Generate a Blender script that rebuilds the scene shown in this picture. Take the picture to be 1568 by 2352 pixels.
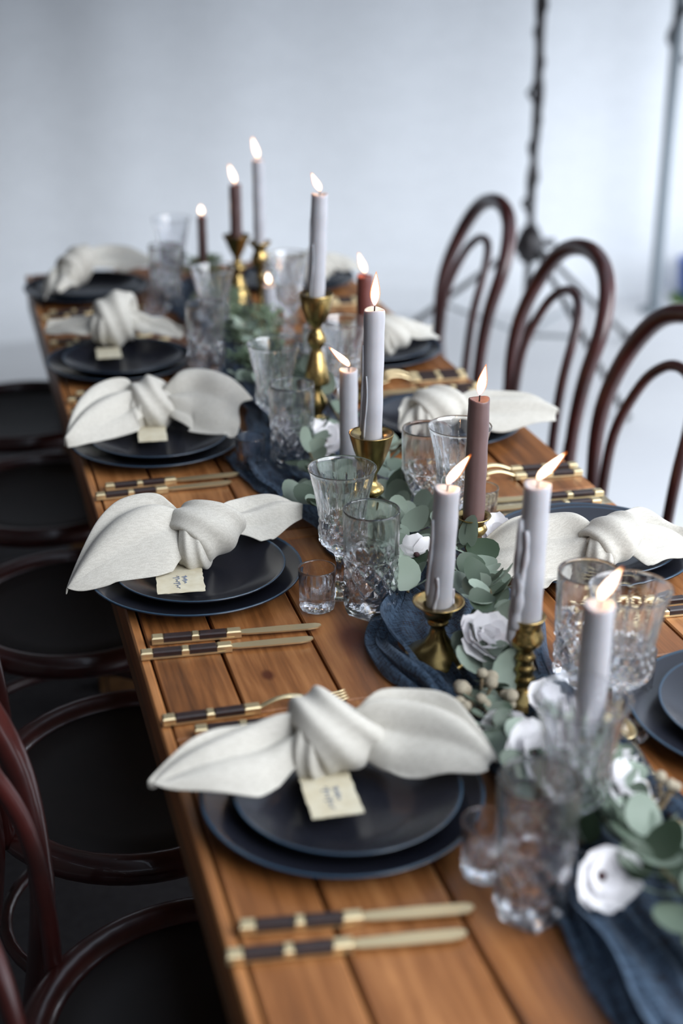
import bpy, math, random
from mathutils import Vector, Matrix, Euler
R = math.radians; PI = math.pi
scene = bpy.context.scene; C = scene.collection
for o in list(bpy.data.objects): bpy.data.objects.remove(o)

# ------------------------------------------------------------------ camera, light, exposure
TZ = 0.75                                   # table top height
cam_d = bpy.data.cameras.new('camera'); cam = bpy.data.objects.new('camera', cam_d); C.objects.link(cam)
cam.location = (0, 0, 1.57)
cam.rotation_euler = (R(90 - 23.152), 0, R(-15.404))
cam_d.sensor_fit = 'VERTICAL'; cam_d.sensor_height = 36; cam_d.sensor_width = 24; cam_d.lens = 50.0
cam_d.clip_start = .02
cam_d.dof.use_dof = True; cam_d.dof.focus_distance = 1.82; cam_d.dof.aperture_fstop = 2.1
scene.camera = cam

w = bpy.data.worlds.new('world'); scene.world = w; w.use_nodes = True
bg = w.node_tree.nodes['Background']; bg.inputs[0].default_value = (.72, .83, 1, 1); bg.inputs[1].default_value = .9

def area(name, loc, target, sx, sy, power, col):
    d = bpy.data.lights.new(name, 'AREA'); d.shape = 'RECTANGLE'; d.size = sx; d.size_y = sy; d.energy = power; d.color = col
    o = bpy.data.objects.new(name, d); C.objects.link(o); o.location = loc
    o.rotation_euler = (Vector(target) - Vector(loc)).to_track_quat('-Z', 'Y').to_euler()
    return o
# daylight entering through the open right-hand side of the tent
area('daylight_right_opening', (3.75, 3.9, .72), (0, 3.9, .72), 3.0, 1.35, 25, (.88, .93, 1))
# open sky over the uncovered right-hand side of the tent
area('daylight_open_side', (2.45, -.35, 2.45), (.45, 1.6, .75), 3.8, 2.2, 175, (.93, .96, 1))
vs = scene.view_settings
vs.view_transform = 'Standard'; vs.look = 'None'; vs.gamma = 1; vs.use_curve_mapping = False; vs.exposure = 0.45

# ------------------------------------------------------------------ helpers
def mesh_data(name, verts, faces, mat=None, smooth=True, flat=None):
    me = bpy.data.meshes.new(name); me.from_pydata([tuple(v) for v in verts], [], faces)
    if mat: me.materials.append(mat)
    if smooth:
        fl = [True] * len(me.polygons)
        if flat:
            for i in flat: fl[i] = False
        me.polygons.foreach_set('use_smooth', fl)
    me.update(); return me
def link(name, me, parent=None, loc=None, rot=None):
    o = bpy.data.objects.new(name, me); C.objects.link(o)
    if parent: o.parent = parent
    if loc is not None: o.location = loc
    if rot is not None: o.rotation_euler = rot
    return o
def tag(o, label=None, cat=None, group=None, kind=None):
    if label: o['label'] = label
    if cat: o['category'] = cat
    if group: o['group'] = group
    if kind: o['kind'] = kind
    return o
def thing(name, label, cat, loc=(0, 0, 0), rotz=0, group=None):
    o = link(name, None, None, loc, (0, 0, rotz)); o.empty_display_size = .03
    return tag(o, label, cat, group)
def merge(*parts):
    V = []; F = []
    for v, f in parts:
        n = len(V); V += [Vector(p) for p in v]; F += [tuple(i + n for i in q) for q in f]
    return V, F
def grid(fn, nu, nv, cu=False, cv=False):
    V = []; F = []
    for i in range(nu):
        for j in range(nv):
            V.append(fn(i / (nu if cu else nu - 1), j / (nv if cv else nv - 1)))
    for i in range(nu if cu else nu - 1):
        for j in range(nv if cv else nv - 1):
            a = i * nv + j; b = ((i + 1) % nu) * nv + j; c = ((i + 1) % nu) * nv + (j + 1) % nv; d = i * nv + (j + 1) % nv
            F.append((a, b, c, d))
    return V, F
def lathe(prof, n=32, mod=None):
    """prof: (r, z) list; r = 0 at an end closes it."""
    V = []; F = []; rows = []
    for k, (r, z) in enumerate(prof):
        if r < 1e-6: rows.append([len(V)]); V.append(Vector((0, 0, z)))
        else:
            row = []
            for i in range(n):
                t = 2 * PI * i / n; rr, zz = (r, z) if mod is None else mod(k, r, z, t)
                row.append(len(V)); V.append(Vector((rr * math.cos(t), rr * math.sin(t), zz)))
            rows.append(row)
    for a, b in zip(rows, rows[1:]):
        for i in range(n):
            j = (i + 1) % n
            if len(a) == 1 and len(b) == 1: continue
            if len(a) == 1: F.append((a[0], b[j], b[i]))
            elif len(b) == 1: F.append((a[i], a[j], b[0]))
            else: F.append((a[i], a[j], b[j], b[i]))
    return V, F
def box(x0, x1, y0, y1, z0, z1, bev=0):
    if bev <= 0:
        V = [Vector(p) for p in ((x0,y0,z0),(x1,y0,z0),(x1,y1,z0),(x0,y1,z0),(x0,y0,z1),(x1,y0,z1),(x1,y1,z1),(x0,y1,z1))]
        return V, [(0,3,2,1),(4,5,6,7),(0,1,5,4),(1,2,6,5),(2,3,7,6),(3,0,4,7)]
    b = bev
    V = [Vector(p) for p in ((x0,y0,z0),(x1,y0,z0),(x1,y1,z0),(x0,y1,z0),(x0,y0,z1-b),(x1,y0,z1-b),(x1,y1,z1-b),(x0,y1,z1-b),(x0+b,y0+b,z1),(x1-b,y0+b,z1),(x1-b,y1-b,z1),(x0+b,y1-b,z1))]
    return V, [(0,3,2,1),(0,1,5,4),(1,2,6,5),(2,3,7,6),(3,0,4,7),(4,5,9,8),(5,6,10,9),(6,7,11,10),(7,4,8,11),(8,9,10,11)]
def spline(pts, n):
    P = [Vector(p) for p in pts]; out = []; m = len(P) - 1
    for k in range(n):
        t = k / (n - 1) * m; i = min(int(t), m - 1); t -= i
        p0 = P[max(i - 1, 0)]; p1 = P[i]; p2 = P[i + 1]; p3 = P[min(i + 2, m)]
        out.append(.5 * ((2 * p1) + (p2 - p0) * t + (2 * p0 - 5 * p1 + 4 * p2 - p3) * t * t + (3 * p1 - p0 - 3 * p2 + p3) * t ** 3))
    return out
def tube(pts, rad, n=10, closed=False, squash=1.0, side=None):
    P = [Vector(p) for p in pts]; m = len(P); V = []; F = []
    T = []
    for i in range(m):
        a = P[i - 1] if (i > 0 or closed) else P[i]; b = P[(i + 1) % m] if (i < m - 1 or closed) else P[i]
        T.append((b - a).normalized())
    nrm = T[0].orthogonal() if side is None else Vector(side)
    for i in range(m):
        nrm = (nrm - T[i] * nrm.dot(T[i])).normalized() if side is None else (Vector(side) - T[i] * Vector(side).dot(T[i])).normalized()
        bn = T[i].cross(nrm); r = rad[i] if hasattr(rad, '__len__') else rad
        for k in range(n):
            a = 2 * PI * k / n; V.append(P[i] + nrm * r * math.cos(a) + bn * r * squash * math.sin(a))
    for i in range(m if closed else m - 1):
        for k in range(n):
            a = i * n + k; b = i * n + (k + 1) % n; c = ((i + 1) % m) * n + (k + 1) % n; d = ((i + 1) % m) * n + k
            F.append((a, b, c, d))
    if not closed:
        F.append(tuple(reversed(range(n)))); F.append(tuple(range((m - 1) * n, m * n)))
    return V, F
def extrude(outline, z0, z1):
    n = len(outline); V = [Vector((x, y, z0)) for x, y in outline] + [Vector((x, y, z1)) for x, y in outline]
    F = [tuple(reversed(range(n))), tuple(range(n, 2 * n))] + [(i, (i + 1) % n, n + (i + 1) % n, n + i) for i in range(n)]
    return V, F
def copy_tree(o, parent=None):
    c = o.copy(); C.objects.link(c); c.parent = parent
    for ch in list(o.children): copy_tree(ch, c)
    return c

# ------------------------------------------------------------------ materials
def nmat(name):
    m = bpy.data.materials.new(name); m.use_nodes = True; nt = m.node_tree
    return m, nt, nt.nodes, nt.links, nt.nodes['Principled BSDF']
def ramp(nd, stops):
    r = nd.new('ShaderNodeValToRGB'); e = r.color_ramp.elements
    while len(e) < len(stops): e.new(.5)
    for el, (p, c) in zip(e, stops): el.position = p; el.color = (*c, 1)
    return r
def bump(nd, lk, src, pb, strength=.2, dist=.002):
    b = nd.new('ShaderNodeBump'); b.inputs['Strength'].default_value = strength; b.inputs['Distance'].default_value = dist
    lk.new(src, b.inputs['Height']); lk.new(b.outputs[0], pb.inputs['Normal']); return b
def simple(name, col, rough=.5, metal=0, noise=None, spec=.5, sss=0, coat=0, nscale=40, bumpk=0):
    m, nt, nd, lk, p = nmat(name)
    p.inputs['Base Color'].default_value = (*col, 1); p.inputs['Roughness'].default_value = rough; p.inputs['Metallic'].default_value = metal
    p.inputs['Specular IOR Level'].default_value = spec; p.inputs['Coat Weight'].default_value = coat
    if sss:
        p.inputs['Subsurface Weight'].default_value = sss; p.inputs['Subsurface Radius'].default_value = (1, .5, .35); p.inputs['Subsurface Scale'].default_value = .012
    if noise:
        tc = nd.new('ShaderNodeTexCoord'); n = nd.new('ShaderNodeTexNoise'); n.inputs['Scale'].default_value = nscale; n.inputs['Detail'].default_value = 5
        lk.new(tc.outputs['Object'], n.inputs['Vector'])
        r = ramp(nd, [(.3, noise), (.7, col)]); lk.new(n.outputs['Fac'], r.inputs[0]); lk.new(r.outputs[0], p.inputs['Base Color'])
        if bumpk: bump(nd, lk, n.outputs['Fac'], p, bumpk, .001)
    return m

def wood_mat(name, dark, mid, light, knot=None, rough=.42):
    m, nt, nd, lk, p = nmat(name)
    tc = nd.new('ShaderNodeTexCoord'); oi = nd.new('ShaderNodeObjectInfo')
    geo = nd.new('ShaderNodeNewGeometry')
    off = nd.new('ShaderNodeVectorMath'); off.operation = 'MULTIPLY_ADD'
    cmb = nd.new('ShaderNodeCombineXYZ'); 
    for k in range(3): lk.new(oi.outputs['Random'], cmb.inputs[k])
    lk.new(cmb.outputs[0], off.inputs[0]); off.inputs[1].default_value = (7, 3, 5); lk.new(geo.outputs['Position'], off.inputs[2])
    mp = nd.new('ShaderNodeMapping'); mp.inputs['Scale'].default_value = (22, 1.6, 22); lk.new(off.outputs[0], mp.inputs[0])
    n1 = nd.new('ShaderNodeTexNoise'); n1.inputs['Scale'].default_value = 1.4; n1.inputs['Detail'].default_value = 7; n1.inputs['Roughness'].default_value = .65; n1.inputs['Distortion'].default_value = .8
    lk.new(mp.outputs[0], n1.inputs['Vector'])
    mp2 = nd.new('ShaderNodeMapping'); mp2.inputs['Scale'].default_value = (160, 5, 160); lk.new(off.outputs[0], mp2.inputs[0])
    n2 = nd.new('ShaderNodeTexNoise'); n2.inputs['Scale'].default_value = 1; n2.inputs['Detail'].default_value = 4; lk.new(mp2.outputs[0], n2.inputs['Vector'])
    n3 = nd.new('ShaderNodeTexNoise'); n3.inputs['Scale'].default_value = 5; n3.inputs['Detail'].default_value = 3; lk.new(off.outputs[0], n3.inputs['Vector'])
    a = nd.new('ShaderNodeMath'); a.operation = 'MULTIPLY_ADD'; lk.new(n2.outputs['Fac'], a.inputs[0]); a.inputs[1].default_value = .45; lk.new(n1.outputs['Fac'], a.inputs[2])
    b = nd.new('ShaderNodeMath'); b.operation = 'MULTIPLY_ADD'; lk.new(n3.outputs['Fac'], b.inputs[0]); b.inputs[1].default_value = .5; lk.new(a.outputs[0], b.inputs[2])
    c = nd.new('ShaderNodeMath'); c.operation = 'MULTIPLY_ADD'; lk.new(oi.outputs['Random'], c.inputs[0]); c.inputs[1].default_value = .22; lk.new(b.outputs[0], c.inputs[2])
    s = nd.new('ShaderNodeMath'); s.operation = 'MULTIPLY'; lk.new(c.outputs[0], s.inputs[0]); s.inputs[1].default_value = .9
    r = ramp(nd, [(.55, dark), (.9, mid), (1.0, light)]); r.color_ramp.elements[2].position = 1.0
    s2 = nd.new('ShaderNodeMapRange'); s2.inputs[1].default_value = .62; s2.inputs[2].default_value = 1.3; lk.new(s.outputs[0], s2.inputs[0])
    r.color_ramp.elements[0].position = .05; r.color_ramp.elements[1].position = .45; r.color_ramp.elements[2].position = .85
    lk.new(s2.outputs[0], r.inputs[0]); out = r.outputs[0]
    for (kx, ky, ks) in (knot or []):
        d = nd.new('ShaderNodeVectorMath'); d.operation = 'SUBTRACT'; lk.new(geo.outputs['Position'], d.inputs[0]); d.inputs[1].default_value = (kx, ky, TZ)
        sc = nd.new('ShaderNodeVectorMath'); sc.operation = 'MULTIPLY'; lk.new(d.outputs[0], sc.inputs[0]); sc.inputs[1].default_value = (1, .62, .2)
        ln = nd.new('ShaderNodeVectorMath'); ln.operation = 'LENGTH'; lk.new(sc.outputs[0], ln.inputs[0])
        jit = nd.new('ShaderNodeMath'); jit.operation = 'MULTIPLY_ADD'; lk.new(n3.outputs['Fac'], jit.inputs[0]); jit.inputs[1].default_value = ks * .8; lk.new(ln.outputs['Value'], jit.inputs[2])
        kr = ramp(nd, [(0, (1, 1, 1)), (.55, (1, 1, 1)), (1, (0, 0, 0))])
        mr = nd.new('ShaderNodeMapRange'); mr.inputs[1].default_value = 0; mr.inputs[2].default_value = ks * 1.5; lk.new(jit.outputs[0], mr.inputs[0]); lk.new(mr.outputs[0], kr.inputs[0])
        mx = nd.new('ShaderNodeMix'); mx.data_type = 'RGBA'; lk.new(kr.outputs[0], mx.inputs[0]); lk.new(out, mx.inputs[6]); mx.inputs[7].default_value = (dark[0] * 1.35, dark[1] * .85, dark[2] * .6, 1)
        out = mx.outputs[2]
    lk.new(out, p.inputs['Base Color']); p.inputs['Roughness'].default_value = rough; p.inputs['Specular IOR Level'].default_value = .3
    bump(nd, lk, a.outputs[0], p, .35, .0012)
    return m

M = {}
M['wood'] = wood_mat('table_wood', (.050, .018, .006), (.21, .078, .023), (.40, .175, .062), knot=[(.425, 1.475, .040), (.30, 1.41, .008), (.62, 2.1, .02)])
M['grey_wood'] = wood_mat('pale_grey_wood', (.09, .065, .04), (.22, .19, .13), (.38, .35, .27))  # greyer wood tone for the right half of the cross boards
M['edge_wood'] = wood_mat('table_edge_wood', (.045, .02, .008), (.13, .062, .024), (.26, .14, .06))
M['bentwood'] = simple('bentwood', (.062, .012, .010), .28, noise=(.024, .007, .006), coat=.3, nscale=12)
M['seatwood'] = simple('seat_wood', (.012, .007, .006), .5, noise=(.008, .005, .004), nscale=30)
M['gold'] = simple('gold_cutlery', (.80, .66, .40), .42, 1)
M['brass'] = simple('aged_brass', (.46, .33, .13), .27, 1, noise=(.24, .165, .06), nscale=45)
M['handle'] = simple('dark_handle_wood', (.028, .012, .010), .4, noise=(.013, .007, .007), nscale=120)
M['black'] = simple('black_metal', (.016, .013, .014), .45)
M['steel'] = simple('grey_pole_metal', (.30, .33, .35), .45)
M['greypaint'] = simple('tent_pole_grey', (.28, .32, .35), .6)
M['paper'] = simple('card_paper', (.66, .61, .47), .85, noise=(.56, .49, .34), nscale=60)
M['ink'] = simple('blue_grey_ink', (.16, .19, .26), .7)
M['wick'] = simple('wick', (.012, .010, .009), .9)
M['stem'] = simple('plant_stem', (.11, .085, .04), .7)
M['dry'] = simple('dried_stem', (.19, .14, .08), .8)
M['bud'] = simple('brunia_bud', (.48, .43, .33), .9, noise=(.26, .21, .14), nscale=350, bumpk=.6)
M['flower_eye'] = simple('flower_centre', (.035, .012, .014), .8)
M['floor'] = simple('white_floor', (.78, .79, .80), .6, noise=(.70, .71, .73), nscale=1.5)
M['canvas'] = simple('blocker_canvas', (.045, .040, .038), .9, noise=(.035, .031, .03), nscale=3)  # cloth of the unseen light-blocking sheets
M['shade_sheet'] = simple('shade_sheet_dark', (.050, .046, .050), .95, noise=(.038, .034, .037), nscale=60, bumpk=.4)  # dark tone that puts the left floor's shade into colour
M['blue_plastic'] = simple('blue_plastic', (.03, .09, .36), .4)
M['grass'] = simple('green_turf', (.18, .30, .06), .9, noise=(.10, .2, .04), nscale=20)

def wax_mat(name, col):
    return simple(name, col, .42, sss=.35, noise=tuple(c * .86 for c in col), nscale=30)
M['wax_grey'] = wax_mat('wax_grey', (.36, .36, .385))
M['wax_mauve'] = wax_mat('wax_mauve', (.125, .074, .070))
M['wax_brown'] = wax_mat('wax_brown', (.085, .045, .042))
M['wax_rust'] = wax_mat('wax_rust', (.14, .038, .03))

def plate_mat():
    m, nt, nd, lk, p = nmat('navy_glaze')
    tc = nd.new('ShaderNodeTexCoord'); sx = nd.new('ShaderNodeSeparateXYZ'); lk.new(tc.outputs['Object'], sx.inputs[0])
    mr = nd.new('ShaderNodeMapRange'); mr.inputs[1].default_value = .0190; mr.inputs[2].default_value = .0200; lk.new(sx.outputs[2], mr.inputs[0])
    mx = nd.new('ShaderNodeMix'); mx.data_type = 'RGBA'; lk.new(mr.outputs[0], mx.inputs[0]); mx.inputs[6].default_value = (.011, .012, .018, 1); mx.inputs[7].default_value = (.020, .046, .078, 1)
    lk.new(mx.outputs[2], p.inputs['Base Color']); p.inputs['Roughness'].default_value = .2; p.inputs['Specular IOR Level'].default_value = .5
    n = nd.new('ShaderNodeTexNoise'); n.inputs['Scale'].default_value = 9; lk.new(tc.outputs['Object'], n.inputs['Vector'])
    r = nd.new('ShaderNodeMapRange'); r.inputs[3].default_value = .14; r.inputs[4].default_value = .3; lk.new(n.outputs['Fac'], r.inputs[0]); lk.new(r.outputs[0], p.inputs['Roughness'])
    return m
M['plate'] = plate_mat()

def cloth_mat(name, col, col2, scale, trans=.15, bumpk=.25, alpha=None):
    m, nt, nd, lk, p = nmat(name)
    tc = nd.new('ShaderNodeTexCoord')
    w1 = nd.new('ShaderNodeTexNoise'); mp = nd.new('ShaderNodeMapping'); mp.inputs['Scale'].default_value = (scale, scale * .12, scale); lk.new(tc.outputs['Object'], mp.inputs[0]); lk.new(mp.outputs[0], w1.inputs['Vector']); w1.inputs['Scale'].default_value = 1; w1.inputs['Detail'].default_value = 3
    w2 = nd.new('ShaderNodeTexNoise'); mp2 = nd.new('ShaderNodeMapping'); mp2.inputs['Scale'].default_value = (scale * .12, scale, scale * .3); lk.new(tc.outputs['Object'], mp2.inputs[0]); lk.new(mp2.outputs[0], w2.inputs['Vector']); w2.inputs['Scale'].default_value = 1; w2.inputs['Detail'].default_value = 3
    ad = nd.new('ShaderNodeMath'); ad.operation = 'ADD'; lk.new(w1.outputs['Fac'], ad.inputs[0]); lk.new(w2.outputs['Fac'], ad.inputs[1])
    mr = nd.new('ShaderNodeMapRange'); mr.inputs[1].default_value = .75; mr.inputs[2].default_value = 1.25; lk.new(ad.outputs[0], mr.inputs[0])
    r = ramp(nd, [(.2, col2), (.8, col)]); lk.new(mr.outputs[0], r.inputs[0]); lk.new(r.outputs[0], p.inputs['Base Color'])
    p.inputs['Roughness'].default_value = .9; p.inputs['Specular IOR Level'].default_value = .15; p.inputs['Sheen Weight'].default_value = .15
    bump(nd, lk, ad.outputs[0], p, bumpk, .0006)
    tr = nd.new('ShaderNodeBsdfTranslucent'); lk.new(r.outputs[0], tr.inputs[0])
    mx = nd.new('ShaderNodeMixShader'); mx.inputs[0].default_value = trans; lk.new(p.outputs[0], mx.inputs[1]); lk.new(tr.outputs[0], mx.inputs[2])
    out = mx.outputs[0]
    if alpha is not None:
        tp = nd.new('ShaderNodeBsdfTransparent'); m2 = nd.new('ShaderNodeMixShader')
        ar = nd.new('ShaderNodeMapRange'); ar.inputs[1].default_value = .8; ar.inputs[2].default_value = 1.2; ar.inputs[3].default_value = alpha; ar.inputs[4].default_value = 0; lk.new(ad.outputs[0], ar.inputs[0])
        lk.new(ar.outputs[0], m2.inputs[0]); lk.new(out, m2.inputs[1]); lk.new(tp.outputs[0], m2.inputs[2]); out = m2.outputs[0]
    lk.new(out, nd['Material Output'].inputs[0])
    return m
M['linen'] = cloth_mat('natural_linen', (.60, .575, .515), (.51, .485, .43), 900)
M['gauze'] = cloth_mat('blue_gauze', (.074, .120, .185), (.038, .062, .10), 420, trans=.3, bumpk=.6, alpha=.25)
M['tent'] = cloth_mat('white_tent_cloth', (.80, .82, .84), (.77, .79, .81), 60, trans=.05, bumpk=.05)
M['petal'] = cloth_mat('white_petal', (.90, .89, .90), (.85, .83, .85), 200, trans=.35, bumpk=.1)

def leaf_mat(name, a, b):
    m, nt, nd, lk, p = nmat(name)
    oi = nd.new('ShaderNodeObjectInfo'); r = ramp(nd, [(0, a), (1, b)]); lk.new(oi.outputs['Random'], r.inputs[0]); lk.new(r.outputs[0], p.inputs['Base Color'])
    p.inputs['Roughness'].default_value = .5; p.inputs['Specular IOR Level'].default_value = .4
    tr = nd.new('ShaderNodeBsdfTranslucent'); lk.new(r.outputs[0], tr.inputs[0])
    mx = nd.new('ShaderNodeMixShader'); mx.inputs[0].default_value = .25; lk.new(p.outputs[0], mx.inputs[1]); lk.new(tr.outputs[0], mx.inputs[2]); lk.new(mx.outputs[0], nd['Material Output'].inputs[0])
    return m
M['leaf'] = leaf_mat('eucalyptus_leaf', (.030, .052, .028), (.31, .38, .31))
M['fine'] = leaf_mat('fine_foliage', (.07, .11, .055), (.20, .27, .17))

def glass_mat():
    m, nt, nd, lk, p = nmat('clear_glass'); nd.remove(p)
    g = nd.new('ShaderNodeBsdfGlass'); g.inputs['IOR'].default_value = 1.5; g.inputs['Roughness'].default_value = .0; g.inputs['Color'].default_value = (.985, .99, 1, 1)
    t = nd.new('ShaderNodeBsdfTransparent'); mx = nd.new('ShaderNodeMixShader'); mx.inputs[0].default_value = .12
    lk.new(g.outputs[0], mx.inputs[1]); lk.new(t.outputs[0], mx.inputs[2]); lk.new(mx.outputs[0], nd['Material Output'].inputs[0])
    return m
M['glass'] = glass_mat()
def flame_mat(name, stops, strength, alpha):
    m, nt, nd, lk, p = nmat(name); nd.remove(p)
    tc = nd.new('ShaderNodeTexCoord'); sx = nd.new('ShaderNodeSeparateXYZ'); lk.new(tc.outputs['Generated'], sx.inputs[0])
    r = ramp(nd, stops); lk.new(sx.outputs[2], r.inputs[0])
    e = nd.new('ShaderNodeEmission'); e.inputs[1].default_value = strength; lk.new(r.outputs[0], e.inputs[0])
    t = nd.new('ShaderNodeBsdfTransparent'); mx = nd.new('ShaderNodeMixShader'); mx.inputs[0].default_value = alpha
    lk.new(t.outputs[0], mx.inputs[1]); lk.new(e.outputs[0], mx.inputs[2]); lk.new(mx.outputs[0], nd['Material Output'].inputs[0])
    return m
M['flame_core'] = flame_mat('flame_core', [(0, (1, .45, .15)), (.25, (1, .85, .62)), (.8, (1, .92, .78)), (1, (1, .6, .25))], 6, 1)
M['flame_halo'] = flame_mat('flame_halo', [(0, (.5, .3, .5)), (.3, (1, .30, .06)), (1, (1, .22, .03))], 1.5, .35)

# ------------------------------------------------------------------ the tent (setting) and unseen light blockers
v, f = grid(lambda u, t: Vector((-3 + 8 * u, -1 + 8 * t, 0)), 2, 2)
tag(link('floor', mesh_data('floor', v, f, M['floor'])), 'bright white tent floor', None, None, 'structure')
def drape(u, t):
    x = -1.6 + 6.0 * u; z = 1.505 * t
    y = 5.62 + .012 * math.sin(x * 5 + .9 * math.sin(x * 2.3)) + .005 * math.sin(x * 13 + 1 + 2 * math.sin(x * 1.7)) + (.03 * (1 - t) ** 6 * math.sin(x * 5))
    return Vector((x, y - .16 * max(0, 1 - z / .14) ** 2, z))
v, f = grid(drape, 260, 24)
tag(link('wall_back', mesh_data('wall_back', v, f, M['tent'])), 'draped white tent cloth behind the table', None, None, 'structure')
v, f = grid(lambda u, t: Vector((-1.5 + .03 * math.sin(u * 60), -1.2 + 6.85 * u, 2.6 * t)), 120, 4)
tag(link('wall_left_blocker', mesh_data('wall_left_blocker', v, f, M['canvas'])), 'unseen dark side sheet set close to stop bounce light', None, None, 'structure')  # out of view; placed near and dark to cut bounce light
v, f = grid(lambda u, t: Vector((-1.5 + 2.3 * u, -1.2 + .03 * math.sin(u * 30), 2.6 * t)), 60, 4)
tag(link('wall_front_blocker', mesh_data('wall_front_blocker', v, f, M['canvas'])), 'unseen dark sheet behind the camera, added to block light', None, None, 'structure')  # added out of view to keep rear light off the left floor
v, f = grid(lambda u, t: Vector((-1.6 + 5.8 * u, 3.5 + 2.16 * t, 1.45 + .06 * t)), 2, 2)
tag(link('ceiling_blocker', mesh_data('ceiling_blocker', v, f, M['canvas'], False)), 'low unseen dark sheet added to shade the upper back wall', None, None, 'structure')  # added just above the view so the wall darkens towards its top
v, f = grid(lambda u, t: Vector((-1.6 + 3.2 * u, 3.5, 1.45 + 1.45 * t)), 2, 2)
tag(link('wall_valance_blocker', mesh_data('wall_valance_blocker', v, f, M['canvas'], False)), 'unseen upright dark sheet added to darken the plate reflections', None, None, 'structure')  # unseen dark face, added for the left plates to reflect
v, f = grid(lambda u, t: Vector((-1.6 + 1.75 * u, -1.2 + 4.75 * t, 2.9)), 2, 2)
tag(link('ceiling_blocker', mesh_data('ceiling_blocker', v, f, M['canvas'])), 'unseen dark overhead sheet added to block light on the left', None, None, 'structure')  # unseen cover added to hold overhead light off the left side

def shade_surf(u, t): return Vector((-1.35 + 2.30 * u, -1.0 + 5.72 * t, .0025 + .0006 * math.sin(u * 40) * math.sin(t * 60)))
v, f = grid(shade_surf, 30, 60); rg = tag(link('shade_sheet', mesh_data('shade_sheet', v, f, M['shade_sheet'])), 'dark sheet put on the floor as shade under the left-hand chairs', 'shade_sheet')  # added dark sheet stands in for the shade on the left floor
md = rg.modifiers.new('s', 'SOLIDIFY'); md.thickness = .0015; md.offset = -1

# ------------------------------------------------------------------ table
TX0, TX1 = .163, .913
table = thing('banquet_table', 'long rustic brown plank table laid for dinner', 'table', (.538, 1.9, 0))
seams = [.175, .259, .371, .479, .590, .700, .806, .913]
cuts = [(-.70, .20), (.201, 1.268), (1.332, 1.778), (1.842, 2.62), (2.684, 3.45)]
random.seed(5)
TB = Vector((.538, 1.9, 0))
for k, (y0, y1) in enumerate(cuts):
    for i in range(7):
        dz = random.uniform(-.0012, 0); g = .0018
        V, F = box(seams[i] + g - TB.x, seams[i + 1] - g - TB.x, y0 + .001 - TB.y, y1 - .001 - TB.y, TZ - .03, TZ + dz, .0018)
        link('plank', mesh_data('plank', V, F, M['wood'], False), table)
for (a, b) in ((1.268, 1.332), (1.778, 1.842), (2.62, 2.684)):
    m = (a + b) / 2
    for (c, d) in ((a, m), (m, b)):
        for (x0, x1, mt) in ((TX0 + .013, .588, 'wood'), (.591, TX1 - .001, 'grey_wood')):
            V, F = box(x0 - TB.x, x1 - TB.x, c + .0012 - TB.y, d - .0012 - TB.y, TZ - .03, TZ - .001, .002)
            link('cross_board', mesh_data('cross_board', V, F, M[mt], False), table)
V, F = box(TX0 + .012 - TB.x, TX1 - .006 - TB.x, .0 - .69 - TB.y, 3.44 - TB.y, TZ - .05, TZ - .031)
link('under_board', mesh_data('under_board', V, F, M['edge_wood'], False), table)
for x0, x1 in ((TX0, TX0 + .022), (TX1 - .022, TX1)):
    V, F = box(x0 - TB.x, x1 - TB.x, -.70 - TB.y, 3.45 - TB.y, TZ - .085, TZ - .0505)
    link('apron', mesh_data('apron', V, F, M['edge_wood'], False), table)
V, F = box(TX0 - TB.x, TX1 - TB.x, 3.425 - TB.y, 3.452 - TB.y, TZ - .085, TZ - .0505)
link('apron', mesh_data('apron', V, F, M['edge_wood'], False), table)
V, F = box(TX0 - .001 - TB.x, TX0 + .0115 - TB.x, -.70 - TB.y, 3.45 - TB.y, TZ - .0503, TZ - .0012, .0025); link('edge_board', mesh_data('edge_board', V, F, M['wood'], False), table)
for x in (.24, .836):
    for y in (-.6, 1.22, 1.38, 2.56, 2.74, 3.36):
        V, F = box(x - .03 - TB.x, x + .03 - TB.x, y - .03 - TB.y, y + .03 - TB.y, .0034, TZ - .0505)
        link('leg', mesh_data('leg', V, F, M['edge_wood'], False), table)

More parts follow.
